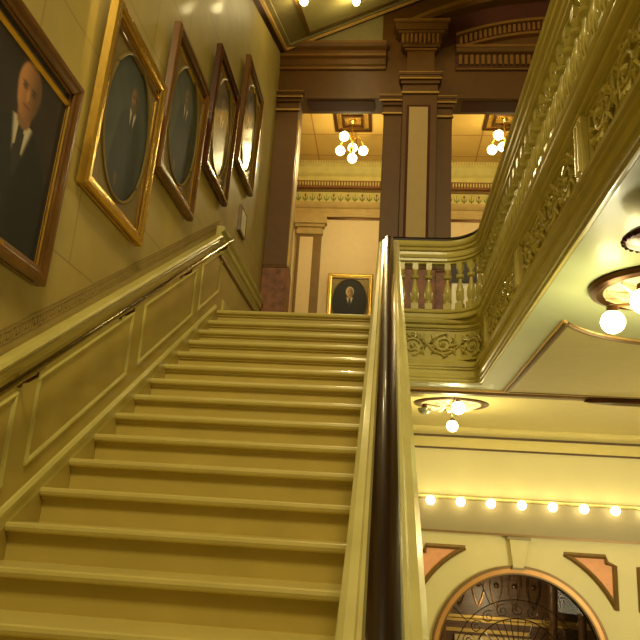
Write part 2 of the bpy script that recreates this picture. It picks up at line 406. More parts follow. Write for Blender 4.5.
# two globe lamps fixed to it
for i, (x, y, lb) in enumerate([(-1.20, 7.13, 'glowing globe lamp on the sloping ceiling, nearer the portrait wall'), (-.60, 7.72, 'glowing globe lamp on the sloping ceiling, farther from the portrait wall')]):
    z = cz(x, y); t = thing('ceiling_lamp', lb, 'lamp', (x, y, z - .01), group='globe lamps on the sloping ceiling')
    MB().lathe([(.05, .02), (.06, 0), (.05, -.02), (.02, -.03)], seg=16).build('canopy', 'bronze', t, True)
    MB().ball((0, 0, -.075), .05, seg=16, rings=10).build('globe', 'bulb', t, True)
    point('globe_lamp_light', (x + .03, y - .05, z - .22), 7, .06)

# ------------------------------------------------------------------ staircase
st = thing('staircase', 'wide pale painted flight of steps climbing to the landing', 'staircase', (0, 0, 0))
XA, XB = XL + .022, -.13
for k in range(-22, 14):
    y = Y0 + k * T; zt = Z0 + k * R_ + .042; dark = Z0 + k * R_
    last = k == 13
    if last: zt = ZF
    yb = y + T + .03 if not last else 6.80
    mb = MB()
    prof = [(y - .0, zt - .042), (y - .012, zt - .034), (y - .016, zt - .02), (y - .012, zt - .006), (y, zt), (yb, zt), (yb, zt - .042)]
    mb.sweep([((XA, 0, 0), (0, 1, 0), (0, 0, 1)), ((XB, 0, 0), (0, 1, 0), (0, 0, 1))], prof)
    mb.build('tread', 'tread_paint', st)
    zb = (Z0 + (k - 1) * R_ + .042) if k > -22 else ZG
    mb = MB(); mb.box(XA, XB, y + .03, y + .055, zb, zt - .042)
    mb.box(XA, XB, y + .014, y + .03, zt - .058, zt - .042)          # scotia under the nose
    mb.build('riser', 'riser_paint', st)
# closed string on the rail side and inclined underside
def slope_box(mb, x0, x1, y0, y1, w0, w1):
    mb.add([(x0, y0, sz(y0, w0)), (x1, y0, sz(y0, w0)), (x1, y1, sz(y1, w0)), (x0, y1, sz(y1, w0)), (x0, y0, sz(y0, w1)), (x1, y0, sz(y0, w1)), (x1, y1, sz(y1, w1)), (x0, y1, sz(y1, w1))],
           [(0, 3, 2, 1), (4, 5, 6, 7), (0, 1, 5, 4), (1, 2, 6, 5), (2, 3, 7, 6), (3, 0, 4, 7)]); return mb
YS = Y0 - 22 * T
slope_box(MB(), XB, .10, YS, 6.52, -2.36, -1.93).build('string', 'paint', st)
slope_box(MB(), XB - .02, .12, YS, 6.52, -1.93, -1.90).build('string_capping', 'paint_rail', st)
slope_box(MB(), XA, XB, YS + .35, 6.6, -2.36, -2.30).build('underside', 'paint', st)

# ------------------------------------------------------------------ dado on the left wall
def run_slope(name, y0, y1, prof, m, x=XL, parent=None, ex=0):
    # prof: (out from wall, w)
    mb = MB(); mb.sweep([((x, y0, sz(y0, 0)), (1, 0, 0), (0, 0, 1)), ((x, y1, sz(y1, 0)), (1, 0, 0), (0, 0, 1))], prof)
    return struct(mb.build(name, m, parent))
def run_y(name, y0, y1, prof, m, x=XL):
    mb = MB(); mb.sweep([((x, y0, 0), (1, 0, 0), (0, 0, 1)), ((x, y1, 0), (1, 0, 0), (0, 0, 1))], prof); return struct(mb.build(name, m))
YD = 6.22                          # where the sloping dado turns level
ZD = 2.70                 # top of the level cap
capw = [(0, -1.27), (.016, -1.27), (.022, -1.255), (.022, -1.235), (.04, -1.225), (.045, -1.205), (.038, -1.19), (.058, -1.18), (.066, -1.165), (.058, -1.145), (.04, -1.14), (0, -1.14)]
# sloping dado face
slopeface = MB(); slope_box(slopeface, XL, XL + .02, YS, YD + .3, -2.02, -1.24); struct(slopeface.build('trim_dado', 'dado_paint'))
run_slope('trim_dado_cap', YS, YD, capw, 'paint')
run_slope('trim_skirting', YS, 6.35, [(0, -2.02), (.022, -2.02), (.022, -1.96), (.035, -1.95), (.04, -1.925), (.03, -1.905), (.02, -1.90), (0, -1.90)], 'paint')
run_slope('trim_skirting_face', YS, 6.50, [(0, -2.28), (.021, -2.28), (.021, -1.94), (0, -1.94)], 'dado_paint')
# level dado beyond the head of the stairs
lz = ZD
mbx = MB(); mbx.box(XL, XL + .02, YD + .301, YB - .01, ZF, lz - .1); struct(mbx.build('trim_dado_level', 'dado_paint'))
run_y('trim_dado_level_cap', YD - .04, YB - .12, [(0, lz - .19), (.02, lz - .19), (.03, lz - .17), (.03, lz - .14), (.055, lz - .125), (.06, lz - .09), (.05, lz - .065), (.075, lz - .05), (.085, lz - .03), (.075, lz - .005), (.05, lz), (0, lz)], 'paint')
run_y('trim_dado_level_band', YD + .1, YB - .12, [(0, lz - .28), (.03, lz - .28), (.04, lz - .26), (.03, lz - .24), (0, lz - .24)], 'bronze_line')
run_y('trim_dado_skirting', 6.6, YB - .12, [(0, ZF), (.04, ZF), (.04, ZF + .12), (.03, ZF + .15), (0, ZF + .15)], 'paint')
# raised panel mouldings
def sloping_frame(y0, y1, w0, w1):
    mb = MB(); x = XL + .02; q = .026; d = .014
    def P(y, w, o): return (x + o, y, sz(y, w))
    for (ya, wa), (yb, wb), (iy, iw) in (((y0, w0), (y1, w0), (0, 1)), ((y0, w1), (y1, w1), (0, -1)), ((y0, w0), (y0, w1), (1, 0)), ((y1, w0), (y1, w1), (-1, 0))):
        rr = []
        for (yy, ww) in ((ya, wa), (yb, wb)):
            rr.append([P(yy, ww, 0), P(yy + iy * q * .3, ww + iw * q * .3, d), P(yy + iy * q * .7, ww + iw * q * .7, d * .8), P(yy + iy * q, ww + iw * q, 0)])
        mb.ring(rr)
    return struct(mb.build('trim_dado_panel', 'paint'))
for a, b in ((-1.9, -.75), (-.6, .55), (.7, 1.8), (1.95, 3.05), (3.22, 4.32), (4.5, 5.62)): sloping_frame(a, b, -1.79, -1.36)
sloping_frame(5.78, 6.42, -1.79, -1.36)
# stencilled key border above the cap
kb = MB(); x = XL + .001; u = .072; y = YS
def kseg(ya, wa, yb, wb, th=.007):
    y0_, y1_ = min(ya, yb) - th / 2, max(ya, yb) + th / 2; w0_, w1_ = min(wa, wb) - th / 2, max(wa, wb) + th / 2
    slope_box(kb, XL, XL + .0035, y0_, y1_, w0_, w1_)
y = -1.0
while y < 6.2:
    b0, b1 = -1.085, -1.03
    kseg(y, b0, y, b1); kseg(y, b1, y + .05, b1); kseg(y + .05, b1, y + .05, b0 + .018); kseg(y + .05, b0 + .018, y + .022, b0 + .018)
    kseg(y + .022, b0 + .018, y + .022, b1 - .018); kseg(y, b0, y + u, b0, .005)
    y += u
slope_box(kb, XL, XL + .003, YS, 6.25, -1.012, -1.004)
struct(kb.build('trim_key_border', 'stencil'))
run_slope('trim_border_ground', YS, 6.27, [(0, -1.13), (.0012, -1.13), (.0012, -1.0), (0, -1.0)], 'wall_border')

# metal handrail on brackets
hr = thing('wall_handrail', 'slim polished metal handrail running up the left wall below the dado cap', 'handrail')
xr = XL + .115
MB().tube([(xr, 1.2, sz(1.2, -1.235)), (xr, 3.0, sz(3.0, -1.235)), (xr, 6.4, sz(6.4, -1.235)), (xr - .02, 6.5, sz(6.5, -1.24))], .017, 12).build('rail', 'chrome', hr, True)
br0 = None
for i, y in enumerate((1.9, 3.05, 4.1, 5.2, 6.25)):
    mb = MB(); z = sz(y, -1.235)
    mb.tube([(xr, y, z - .01), (xr - .01, y, z - .05), (xr - .05, y, z - .075), (XL + .02, y, z - .08)], [.008, .009, .009, .012], 8)
    mb.lathe([(.03, 0), (.03, .008), (.015, .014)], (XL + .02, y, z - .08), 12, 'x')
    mb.tube([(xr, y - .03, sz(y - .03, -1.254)), (xr, y + .03, sz(y + .03, -1.254))], .007, 6)
    mb.build('bracket', 'bronze', hr, True)

# ------------------------------------------------------------------ stair balustrade
sb = thing('stair_balustrade', 'pale balustrade topped by a dark polished mahogany handrail, right of the steps', 'balustrade')
YA, YZ = -2.6, 6.44
def xo(y): return .024 - .071 * max(-1, y) / 6.4       # the rail drifts slightly towards the wall as it climbs
WR = -1.2
def rail_frames(ys): return [((xo(y), y, sz(y, WR)), (1, 0, 0), (0, 0, 1)) for y in ys] + [((-.048, 6.52, 2.745), (1, 0, 0), (0, 0, 1)), ((-.048, 6.58, 2.77), (1, 0, 0), (0, 0, 1))]
ysr = [YA, -1, 0, 1, 2, 3, 4, 5, 6, YZ]
pale = [(-.10, -.065), (-.075, -.13), (-.06, -.17), (.06, -.17), (.075, -.13), (.10, -.065), (.10, -.035), (.085, -.022), (.062, -.018), (.056, -.006), (.042, 0), (-.042, 0), (-.056, -.006), (-.062, -.018), (-.085, -.022), (-.10, -.035)]
MB().sweep(rail_frames(ysr), pale).build('under_rail', 'paint_rail', sb)
dark = [(-.040, -.012), (-.045, .006), (-.038, .026), (-.02, .038), (0, .042), (.02, .038), (.038, .026), (.045, .006), (.040, -.012)]
MB().sweep(rail_frames(ysr), dark).build('handrail', 'mahogany', sb, True)
BP = [(.032, 0), (.032, .02), (.02, .03), (.018, .05), (.03, .09), (.04, .14), (.036, .19), (.022, .25), (.016, .30), (.015, .325), (.038, .335), (.042, .35), (.036, .365), (.016, .375), (.02, .40), (.03, .43), (.03, .45)]
def baluster_mb(h, zb=0):
    mb = MB(); k = h / .62
    mb.box(-.036, .036, -.036, .036, zb, zb + .08 * k)
    mb.lathe([(r, zb + .08 * k + z * k) for r, z in BP], seg=12)
    mb.box(-.028, .028, -.028, .028, zb + .53 * k, zb + h); return mb
b0 = baluster_mb(.56).build('baluster', 'paint', sb, True)
y = -2.45; first = True
while y < 6.3:
    o = b0 if first else b0.copy()
    if not first: C.objects.link(o)
    first = False; o.parent = sb; o.location = (xo(y), y, sz(y, -1.925)); y += .16
# newel where the flight meets the landing rail
nw = MB()
nw.box(-.125, .025, 6.45, 6.60, ZF - .03, 2.59); nw.box(-.135, .035, 6.44, 6.61, ZF - .03, 2.07)
nw.build('newel', 'paint_rail', sb, bevel=.008)

# ------------------------------------------------------------------ gallery: fascia, carved frieze, balustrade
CR = (.47, 6.29); RR = .35          # inner corner curve; fascia plane y=6.64, x=.82+.04
def gal_frames(x0, yend, r=.39):
    fr = [((x0, 6.64, 0), (0, -1, 0), (0, 0, 1))]
    cxx, cyy = .86 - r, 6.64 - r
    for k in range(13):
        a = PI / 2 * k / 12
        fr.append(((cxx + r * math.sin(a), cyy + r * math.cos(a), 0), (-math.sin(a), -math.cos(a), 0), (0, 0, 1)))
    fr.append(((.86, yend, 0), (-1, 0, 0), (0, 0, 1))); return fr
YG = -1.5
GF = gal_frames(.02, YG)
fas_low = [(-.05, 1.34), (.0, 1.33), (.012, 1.33), (.014, 1.345), (.028, 1.348), (.028, 1.372), (.042, 1.376), (.048, 1.39), (.040, 1.402), (.026, 1.405), (.026, 1.455), (.046, 1.46), (.046, 1.478), (.062, 1.482), (.066, 1.50), (.056, 1.515), (.036, 1.518), (.036, 1.532), (.022, 1.536), (.01, 1.556), (0, 1.56), (-.05, 1.56)]
fas_up = [(-.05, 1.56), (0, 1.56), (0, 1.845), (.014, 1.847), (.014, 1.862), (.034, 1.866), (.038, 1.88), (.03, 1.89), (.03, 1.905), (.056, 1.91), (.064, 1.925), (.064, 1.94), (.05, 1.95), (-.05, 1.95)]
gf = struct(MB().sweep(gal_frames(.02, YG, .13), fas_low).build('trim_gallery_fascia', 'paint', smooth=True))
gf = struct(MB().sweep(gal_frames(.02, YG, .26), fas_up).build('trim_gallery_frieze', 'paint', smooth=True))
def corner_fill(r, z0, z1):
    q = r + .008; ps = [(.86 - r + q * math.sin(PI / 2 * k / 12), 6.64 - r + q * math.cos(PI / 2 * k / 12)) for k in range(13)] + [(.87, 6.64 - r), (.87, 6.66), (.86 - r, 6.66)]
    mb = MB(); mb.ring([[(x, y, z0) for x, y in ps], [(x, y, z1) for x, y in ps]]); struct(mb.build('trim_gallery_corner', 'paint'))
corner_fill(.13, ZS + .005, 1.559); corner_fill(.26, 1.561, ZF - .005)
# carved rinceau
def foliage(fn, s0, s1, z0, z1, name='trim_carved_frieze'):
    mb = MB(); h = z1 - z0; zc = (z0 + z1) / 2; L = .30; n = max(1, round((s1 - s0) / L)); L = (s1 - s0) / n
    def P(s, z, d): return fn(s, z, d)
    stem = []
    for i in range(n * 12 + 1):
        s = s0 + L * i / 12; stem.append(P(s, zc + .36 * h * math.sin(PI * (s - s0) / L), .012))
    mb.tube(stem, .011, 5)
    for k in range(n):
        sg = 1 if k % 2 == 0 else -1; c = s0 + L * (k + .5)
        sp = []; rad = []
        for i in range(26):
            a = -sg * PI / 2 + sg * 0 + (i / 25) * 3.4 * PI; r = .40 * h * (1 - i / 30)
            sp.append(P(c + r * math.cos(a) * 1.0, zc - sg * .06 * h + r * math.sin(a) * .9, .014 + .004 * i / 25)); rad.append(.011 * (1 - i / 60))
        mb.tube(sp, rad, 5)
        mb.ball(P(c, zc - sg * .06 * h, .02), .02, .02, .02, 8, 5)
        for j in range(9):
            a = random.uniform(0, 2 * PI); r0 = .25 * h; r1 = .48 * h
            q0 = (c + r0 * math.cos(a), zc + r0 * math.sin(a)); q1 = (c + r1 * math.cos(a + .35), zc + r1 * math.sin(a + .35) * .95); q2 = (c + r1 * 1.0 * math.cos(a + .75), zc + r1 * math.sin(a + .75) * .9)
            mb.tube([P(*q0, .008), P(*q1, .022), P(*q2, .006)], [.005, .014, .003], 5)
        for sgn in (-1, 1):
            e = s0 + L * (k + (0 if sgn < 0 else 1))
            for dz in (-.34, -.15, .15, .34):
                mb.tube([P(min(max(e - sgn * .01, s0), s1), zc, .01), P(min(max(e - sgn * .05, s0), s1), zc + dz * h * .7, .024), P(min(max(e - sgn * .03, s0), s1), zc + dz * h * 1.25, .008)], [.005, .013, .003], 5)
    o = mb.build(name, 'paint', None, True); o['kind'] = 'structure'; return o
FZ0, FZ1 = 1.575, 1.83
posts = [-.15, 1.4, 2.95, 4.5, 6.02]
for a, b in zip(posts[:-1], posts[1:]):
    foliage(lambda s, z, d: (.86 - d, s, z), a + .12, b - .12, FZ0, FZ1)
def corner_map(s, z, d):
    if s < .60: return (s, 6.64 - d, z)
    a = min((s - .60) / .26, PI / 2); q = .26 - d
    return (.60 + q * math.sin(a), 6.38 + q * math.cos(a), z)
foliage(corner_map, .06, .96, FZ0, FZ1)
for y in posts:
    mb = MB(); mb.box(.825, .86, y - .05, y + .05, 1.555, 1.85); mb.box(.815, .86, y - .034, y - .014, 1.575, 1.83); mb.box(.815, .86, y + .014, y + .034, 1.575, 1.83)
    struct(mb.build('trim_frieze_block', 'paint_rail', bevel=.004))
# balustrade
gb = thing('gallery_balustrade', 'carved pale balustrade curving round from the landing along the gallery edge', 'balustrade')
base = [(-.09, 1.945), (.052, 1.95), (.056, 1.962), (.05, 1.972), (.03, 1.976), (.03, 2.012), (.046, 2.016), (.05, 2.03), (.044, 2.042), (.02, 2.046), (.02, 2.055), (-.09, 2.055)]
MB().sweep(GF, base).build('base_rail', 'paint', gb, True)
GR = gal_frames(.0, YG)
rail = [(-.085, 2.56), (-.055, 2.535), (.01, 2.535), (.012, 2.555), (.03, 2.558), (.03, 2.585), (.042, 2.59), (.046, 2.61), (.036, 2.625), (.036, 2.655), (.056, 2.66), (.06, 2.68), (.05, 2.69), (.07, 2.70), (.078, 2.72), (.07, 2.745), (.05, 2.765), (-.09, 2.765), (-.11, 2.73), (-.11, 2.62)]
MB().sweep(GR, rail).build('top_rail', 'paint', gb, True)
MB().sweep(gal_frames(-.08, YG), [(.05, 2.765), (.052, 2.785), (.04, 2.805), (.0, 2.815), (-.06, 2.805), (-.075, 2.785), (-.07, 2.765)]).build('handrail', 'mahogany', gb, True)
b1 = baluster_mb(.485).build('baluster', 'paint', gb, True)
# leaf carving on each baluster goes with its mesh
spots = [(x, 6.64 + .01, 0) for x in (.09, .225, .36)]
for k in range(5):
    a = PI / 2 * (k + .6) / 5
    spots.append((.47 + .40 * math.sin(a), 6.25 + .40 * math.cos(a), -a))
y = 6.17
while y > YG + .1: spots.append((.87, y, 0)); y -= .15
for i, (x, y, a) in enumerate(spots):
    o = b1 if i == 0 else b1.copy()
    if i: C.objects.link(o)
    o.parent = gb; o.location = (x, y, 2.053); o.rotation_euler = (0, 0, a)
ac = MB()
for k in range(10):
    a = 2 * PI * k / 10
    ac.tube([(.02 * math.cos(a), .02 * math.sin(a), .07), (.035 * math.cos(a), .035 * math.sin(a), .12), (.034 * math.cos(a), .034 * math.sin(a), .16), (.040 * math.cos(a), .040 * math.sin(a), .18)], [.004, .008, .006, .003], 5)
    ac.ball((.032 * math.cos(a), .032 * math.sin(a), .355), .008, seg=6, rings=4)
l0 = ac.build('carved_leaves', 'paint', b1, True)
for o in list(gb.children):
    if o.name.startswith('baluster') and o is not b1:
        c = l0.copy(); C.objects.link(c); c.parent = o

# ------------------------------------------------------------------ gallery soffit panel and lamps
pts = [(1.15, 6.84), (1.13, 4.47)]
for k in range(0, 25):                         # concave arc round the lamp medallion
    a = PI * (0.5 + .30) - (PI * .60) * k / 24
    pts.append((1.99 + 1.06 * math.cos(a) * 1.0, 3.84 + 1.06 * math.sin(a)))
pts[1] = (1.13, 4.46)
pts += [(2.85, 4.46), (2.83, 6.84)]
def poly_plate(name, ps, z0, z1, m, parent=None):
    mb = MB(); mb.ring([[(x, y, z0) for x, y in ps], [(x, y, z1) for x, y in ps]]); return mb.build(name, m, parent)
struct(poly_plate('trim_soffit_panel', pts, ZS - .02, ZS, 'soffit_panel'))
mb = MB(); mb.tube([(x, y, ZS - .014) for x, y in pts] + [(*pts[0], ZS - .014)], .016, 6); struct(mb.build('trim_soffit_moulding', 'bronze_line'))
mb = MB(); q = [(2 + (x - 2) * 1.035, 5.6 + (y - 5.6) * 1.03, ZS - .004) for x, y in pts]; mb.tube(q + [q[0]], .010, 6); struct(mb.build('trim_soffit_fillet', 'gilt_line'))
struct(box('trim_soffit_edge', (.2, XR, 6.98, 7.10, ZS - .03, ZS), 'bronze_line', bevel=.01))
struct(box('trim_soffit_lip', (.2, XR, 6.90, 6.94, ZS - .015, ZS), 'gilt_line'))
mb = MB(); mb.lathe([(.44, -.01), (.46, -.035), (.40, -.045), (.1, -.03)], (0, 0, 0), 32)
o = mb.build('trim_soffit_oval', 'bronze', None, True); struct(o); o.location = (2.36, 7.0, ZS - .02); o.scale = (1, .2, 1)

def rosette(R, parent, m='cream_glass', n=12):
    mb = MB(); mb.lathe([(R * .98, 0), (R, -.012), (R * .97, -.035), (R * .88, -.045), (R * .80, -.03)], seg=40); mb.build('rim', 'bronze', parent, True)
    mb = MB(); mb.lathe([(R * .82, -.005), (R * .78, -.035), (R * .6, -.05), (R * .3, -.045), (.04, -.04)], seg=40)
    for k in range(n):
        a = 2 * PI * k / n; c, s = math.cos(a), math.sin(a)
        mb.tube([(R * .25 * c, R * .25 * s, -.045), (R * .5 * c, R * .5 * s, -.065), (R * .76 * c, R * .76 * s, -.04)], [.01, R * .09, .008], 6)
    mb.build('rosette', m, parent, True)
def arm_bulb(parent, x, y, z, lit=True, r=.064, c=(0, 0)):
    a = MB(); a.tube([(c[0], c[1], -.05), ((x + c[0]) / 2, (y + c[1]) / 2, -.03 + z * .35), (x, y, z * .55), (x, y, z + r)], [.012, .010, .010, .012], 8)
    o = a.build('arm', 'bronze_line', parent, True)
    s = MB(); s.lathe([(.012, .05), (.03, .04), (.034, 0), (.03, -.005)], (x, y, z + r * .75), 14); s.build('socket', 'bronze', o, True)
    if lit:
        b = MB(); b.lathe([(r * math.sin(PI * k / 12) if 0 < k < 12 else .002, -r * math.cos(PI * k / 12)) for k in range(13)], (x, y, z), 18); b.build('bulb', 'bulb', o, True)
    else:
        b = MB(); b.lathe([(.085, .03), (.08, 0), (.055, -.03), (.02, -.045)], (x, y, z), 18); b.build('bowl', 'grey_glass', o, True)
gl = thing('ceiling_lamp', 'ornate bronze-rimmed ceiling lamp with bare globes under the gallery, at the right edge', 'lamp', (1.43, 3.72, ZS))
rosette(.36, gl)
for x, y, z in ((-.235, .045, -.2), (-.2, -.33, -.2), (.1, .30, -.2), (.25, -.1, -.2)): arm_bulb(gl, x, y, z)
rn = thing('ceiling_boss', 'dark beaded bronze boss hanging at the right edge under the gallery soffit', 'ceiling boss', (1.10, 2.86, ZS))
MB().lathe([(.05, 0), (.05, -.05), (.11, -.07), (.13, -.09), (.12, -.11), (.04, -.13)], seg=24).build('bowl', 'bronze', rn, True)
mb = MB()
for k in range(24): mb.ball((.125 * math.cos(k * PI / 12), .125 * math.sin(k * PI / 12), -.105), .012, seg=6, rings=4)
mb.build('beading', 'maroon', rn, True)
ZH = 1.62
hl = thing('ceiling_lamp', 'bronze ceiling lamp with two lit globes over the lower hall, beside the stair rail', 'lamp', (.83, 9.35, ZH))
rosette(.5, hl)
arm_bulb(hl, .0, -1.0 + .05, -.23, True, .078, (0, -.3)); arm_bulb(hl, .055, .40, -.26, True, .078)
arm_bulb(hl, -.37, -.42, -.2, False)

# ------------------------------------------------------------------ lower hall
struct(box('wall_hall', (XL, XR, YH + .25, YH + .28, ZG, 1.62), 'hall_wall')).hide_render = False
bpy.data.objects.remove(bpy.data.objects['wall_hall'])
ax, az, ar = 2.15, -1.86, 1.26     # arch
def hall_front():
    # wall face with two arched openings, extruded 0.3 m
    mb = MB(); bays = [ax - 3.35, ax, ax + 3.35]
    edges = [XL]
    for b in bays:
        if b - ar > XL and b + ar < XR:
            edges += [b - ar, b + ar]
    edges.append(XR)
    xs = [XL]
    for i in range(0, len(edges) - 1, 2): mb.box(edges[i], edges[i + 1], YH, YH + .3, ZG, 1.62)
    for i in range(1, len(edges) - 1, 2):
        a, b = edges[i], edges[i + 1]; c = (a + b) / 2; N = 40
        for k in range(N):
            t0, t1 = PI * k / N, PI * (k + 1) / N
            x0, z0 = c - ar * math.cos(t0), az + ar * math.sin(t0); x1, z1 = c - ar * math.cos(t1), az + ar * math.sin(t1)
            mb.add([(x0, YH, z0), (x1, YH, z1), (x1, YH, 1.62), (x0, YH, 1.62), (x0, YH + .3, z0), (x1, YH + .3, z1), (x1, YH + .3, 1.62), (x0, YH + .3, 1.62)],
                   [(0, 1, 2, 3), (4, 7, 6, 5), (0, 4, 5, 1)])
    return struct(mb.build('wall_hall', 'hall_wall'))
hall_front()
def run_h(name, prof, m, x0=XL, x1=XR): return run_x(x0, x1, prof, m, name, y=YH)
run_h('trim_20', [(0, 1.30), (.03, 1.30), (.05, 1.33), (.10, 1.36), (.22, 1.42), (.28, 1.44), (.30, 1.50), (.42, 1.54), (.46, 1.57), (.46, 1.62), (0, 1.62)], 'hall_ceiling')
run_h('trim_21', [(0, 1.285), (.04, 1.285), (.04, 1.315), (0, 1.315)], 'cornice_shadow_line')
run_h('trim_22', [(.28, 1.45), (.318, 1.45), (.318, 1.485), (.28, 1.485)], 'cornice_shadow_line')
run_h('trim_23', [(0, -.02), (.05, -.02), (.05, .47), (0, .47)], 'hall_band')
run_h('trim_24', [(0, .47), (.07, .50), (.07, .525), (0, .54)], 'hall_ceiling')
run_h('trim_25', [(0, -.05), (.06, -.05), (.06, -.015), (0, -.015)], 'bronze_line')
struct(box('ceiling_hall', (XL, XR, 7.1, YH, 1.60, 1.62), 'hall_ceiling'))
ords = ['leftmost', 'second from left', 'third from left', 'fourth from left', 'fifth from left', 'sixth from left', 'seventh from left', 'rightmost']
p = None
for i in range(8):
    if p is None:
        t = thing('light_bulb', '', 'light bulb', (0, 0, 0), group='globe bulbs along the band above the arch')
        MB().lathe([(.035, 0), (.035, -.02), (.028, -.05), (.026, -.075)], (0, -.05, 0), 14, 'y').build('socket', 'bronze', t, True)
        MB().ball((0, -.165, 0), .072, seg=16, rings=10).build('globe', 'bulb_dim', t, True); p = t
    else: t = copy_tree(p)
    t.location = (.735 + .483 * i, YH, .435)
    t['label'] = 'round lit bulb on the hall band, ' + ords[i] + ' in the row'
    point('row_bulb_light', (.735 + .483 * i, YH - .30, .46), .9, .05, (1, .86, .45))
def arch_ring(c, r0, r1, y0, y1, m, name, a0=0, a1=PI, N=48, parent=None):
    mb = MB(); rr = []
    for k in range(N + 1):
        a = a0 + (a1 - a0) * k / N
        rr.append([(c - r * math.cos(a), y, az + r * math.sin(a)) for r, y in ((r0, y0), (r1, y0), (r1, y1), (r0, y1))])
    mb.ring(rr); return mb.build(name, m, parent, True)
for c in (ax,):
    struct(arch_ring(c, ar - .02, 1.35, YH - .05, YH + .02, 'terracotta_gold', 'trim_arch_moulding'))
    struct(arch_ring(c, 1.33, 1.37, YH - .06, YH - .02, 'bronze_line', 'trim_arch_edge'))
    struct(arch_ring(c, 1.24, 1.265, YH - .055, YH + .1, 'bronze_line', 'trim_arch_inner'))
# keystone
mb = MB(); mb.ring([[(ax - .10, YH - .10, -.52), (ax + .06, YH - .10, -.52), (ax + .06, YH, -.52), (ax - .10, YH, -.52)], [(ax - .15, YH - .12, -.10), (ax + .13, YH - .12, -.10), (ax + .13, YH, -.10), (ax - .15, YH, -.10)]])
ks = struct(mb.build('trim_keystone', 'hall_wall')); 
mb = MB(); mb.box(ax - .19, ax + .17, YH - .14, YH, -.10, -.055); mb.box(ax - .12, ax + .08, YH - .115, YH, -.55, -.515); struct(mb.build('trim_keystone_cap', 'hall_band'))
# spandrel panels
def spandrel(sgn, c):
    def pt(x, z): return (c + sgn * (x - ax), z)
    out = [pt(2.80, -.27), pt(3.42, -.27), pt(3.44, -.36), pt(3.56, -.40), pt(3.56, -1.05)]
    cv = []
    for k in range(9):
        a = math.atan2(-1.05 - az, 3.56 - ax) + (math.atan2(-.27 - az, 2.80 - ax) - math.atan2(-1.05 - az, 3.56 - ax)) * k / 8
        r = 1.63 + (math.hypot(.65, 1.59) - 1.63) * k / 8
        cv.append(pt(ax + r * math.cos(a), az + r * math.sin(a)))
    poly = out + cv[1:-1]
    mcx = sum(p[0] for p in poly) / len(poly); mcz = sum(p[1] for p in poly) / len(poly)
    mb = MB(); mb.ring([[(x, YH - .006, z) for x, z in poly], [(x, YH, z) for x, z in poly]]); o = struct(mb.build('trim_spandrel', 'salmon'))
    mb = MB(); mb.tube([(x, YH - .006, z) for x, z in poly + [poly[0]]], .042, 6); mb.build('spandrel_border', 'bronze_line', o)
spandrel(1, ax + .06); spandrel(-1, ax - .19); spandrel(-1, ax + 3.35 - .1)
# room seen through the arch
struct(box('wall_inner_room', (-.6, 5.0, 14.1, 14.2, ZG, .2), 'dark_wood'))
struct(box('ceiling_inner_room', (-.6, 5.0, YH + .3, 14.2, -.2, -.1), 'dark_wood'))
for n_, a in (('wall_inner_left', -.7), ('wall_inner_right', 4.9)): struct(box(n_, (a, a + .1, YH + .3, 14.2, ZG, -.1), 'dark_wood'))
run_x(-.6, 4.9, [(0, -1.60), (.06, -1.60), (.06, -1.56), (.12, -1.53), (.12, -1.48), (0, -1.48)], 'inner_gold', 'trim_26', y=14.1)
run_x(.9, 2.7, [(0, -1.78), (.05, -1.78), (.05, -1.72), (0, -1.72)], 'inner_gold', 'trim_27', y=14.1)
struct(box('trim_28', (1.35, 2.95, 14.04, 14.1, ZG, -1.83), 'cream_panel'))
for x in (1.1, 3.05, 3.55):
    mb = MB(); mb.lathe([(.10, 0), (.10, .1), (.075, .14), (.07, 2.3), (.09, 2.35), (.11, 2.42), (.12, 2.48), (.12, 2.5)], (x, 13.75, ZG + .9), 18)
    mb.box(x - .14, x + .14, 13.6, 13.9, ZG, ZG + .9); mb.box(x - .14, x + .14, 13.6, 13.9, ZG + 3.4, -.2)
    struct(mb.build('trim_column', 'dark_wood', None, True))
mb = MB()
for k in range(5):
    x = 1.45 + k * .33
    for dx in (-.07, .07): mb.tube([(x + dx * math.sin(a * .5) * 1.6, 14.06, -1.35 + a * .13) for a in range(7)], .014, 5)
    mb.ball((x, 14.06, -.95), .05, .03, .05, 8, 5)
struct(mb.build('trim_29', 'bronze'))
point('inner_room_fill', (2.0, 12.9, -1.3), 40, .08)  # unseen point light, no fixture, brightens the room behind the arch
# fanlight ironwork
win = struct(arch_ring(ax, 1.215, 1.245, YH + .12, YH + .16, 'iron', 'window_1'))
mb = MB(); fy = YH + .14; fc = az - .15
for k in range(19):
    a = PI * (k + .5) / 19; mb.tube([(ax - .1 * math.cos(a), fy, fc + .1 * math.sin(a)), (ax - .72 * math.cos(a), fy, fc + .72 * math.sin(a))], .009, 5)
mb.tube([(ax - .72 * math.cos(PI * k / 30), fy, fc + .72 * math.sin(PI * k / 30)) for k in range(31)], .010, 5)
mb.ball((ax, fy, fc), .11, .02, .11, 12, 6)
mb.build('fan_spokes', 'iron', win, True)
mb = MB()
for k in range(11):
    a = PI * (k + .5) / 11; c = (ax - .85 * math.cos(a), fc + .85 * math.sin(a))
    mb.tube([(c[0] + .10 * (1 - i / 24) * math.cos(a + i * .5), fy, c[1] + .10 * (1 - i / 24) * math.sin(a + i * .5)) for i in range(20)], .008, 5)
mb.tube([(ax - 1.0 * math.cos(PI * k / 30), fy, fc + 1.0 * math.sin(PI * k / 30)) for k in range(31)], .008, 5)
for k in range(7):
    a = PI * (k + .5) / 7; mb.tube([(ax - 1.0 * math.cos(a), fy, fc + 1.0 * math.sin(a)), (ax - 1.3 * math.cos(a), fy, fc + 1.34 * math.sin(a))], .008, 5)
mb.build('scrollwork', 'iron', win, True)
g = MB(); g.lathe([(1.215, 0), (1.215, .006)], (ax, YH + .10, az), 64, 'y'); 
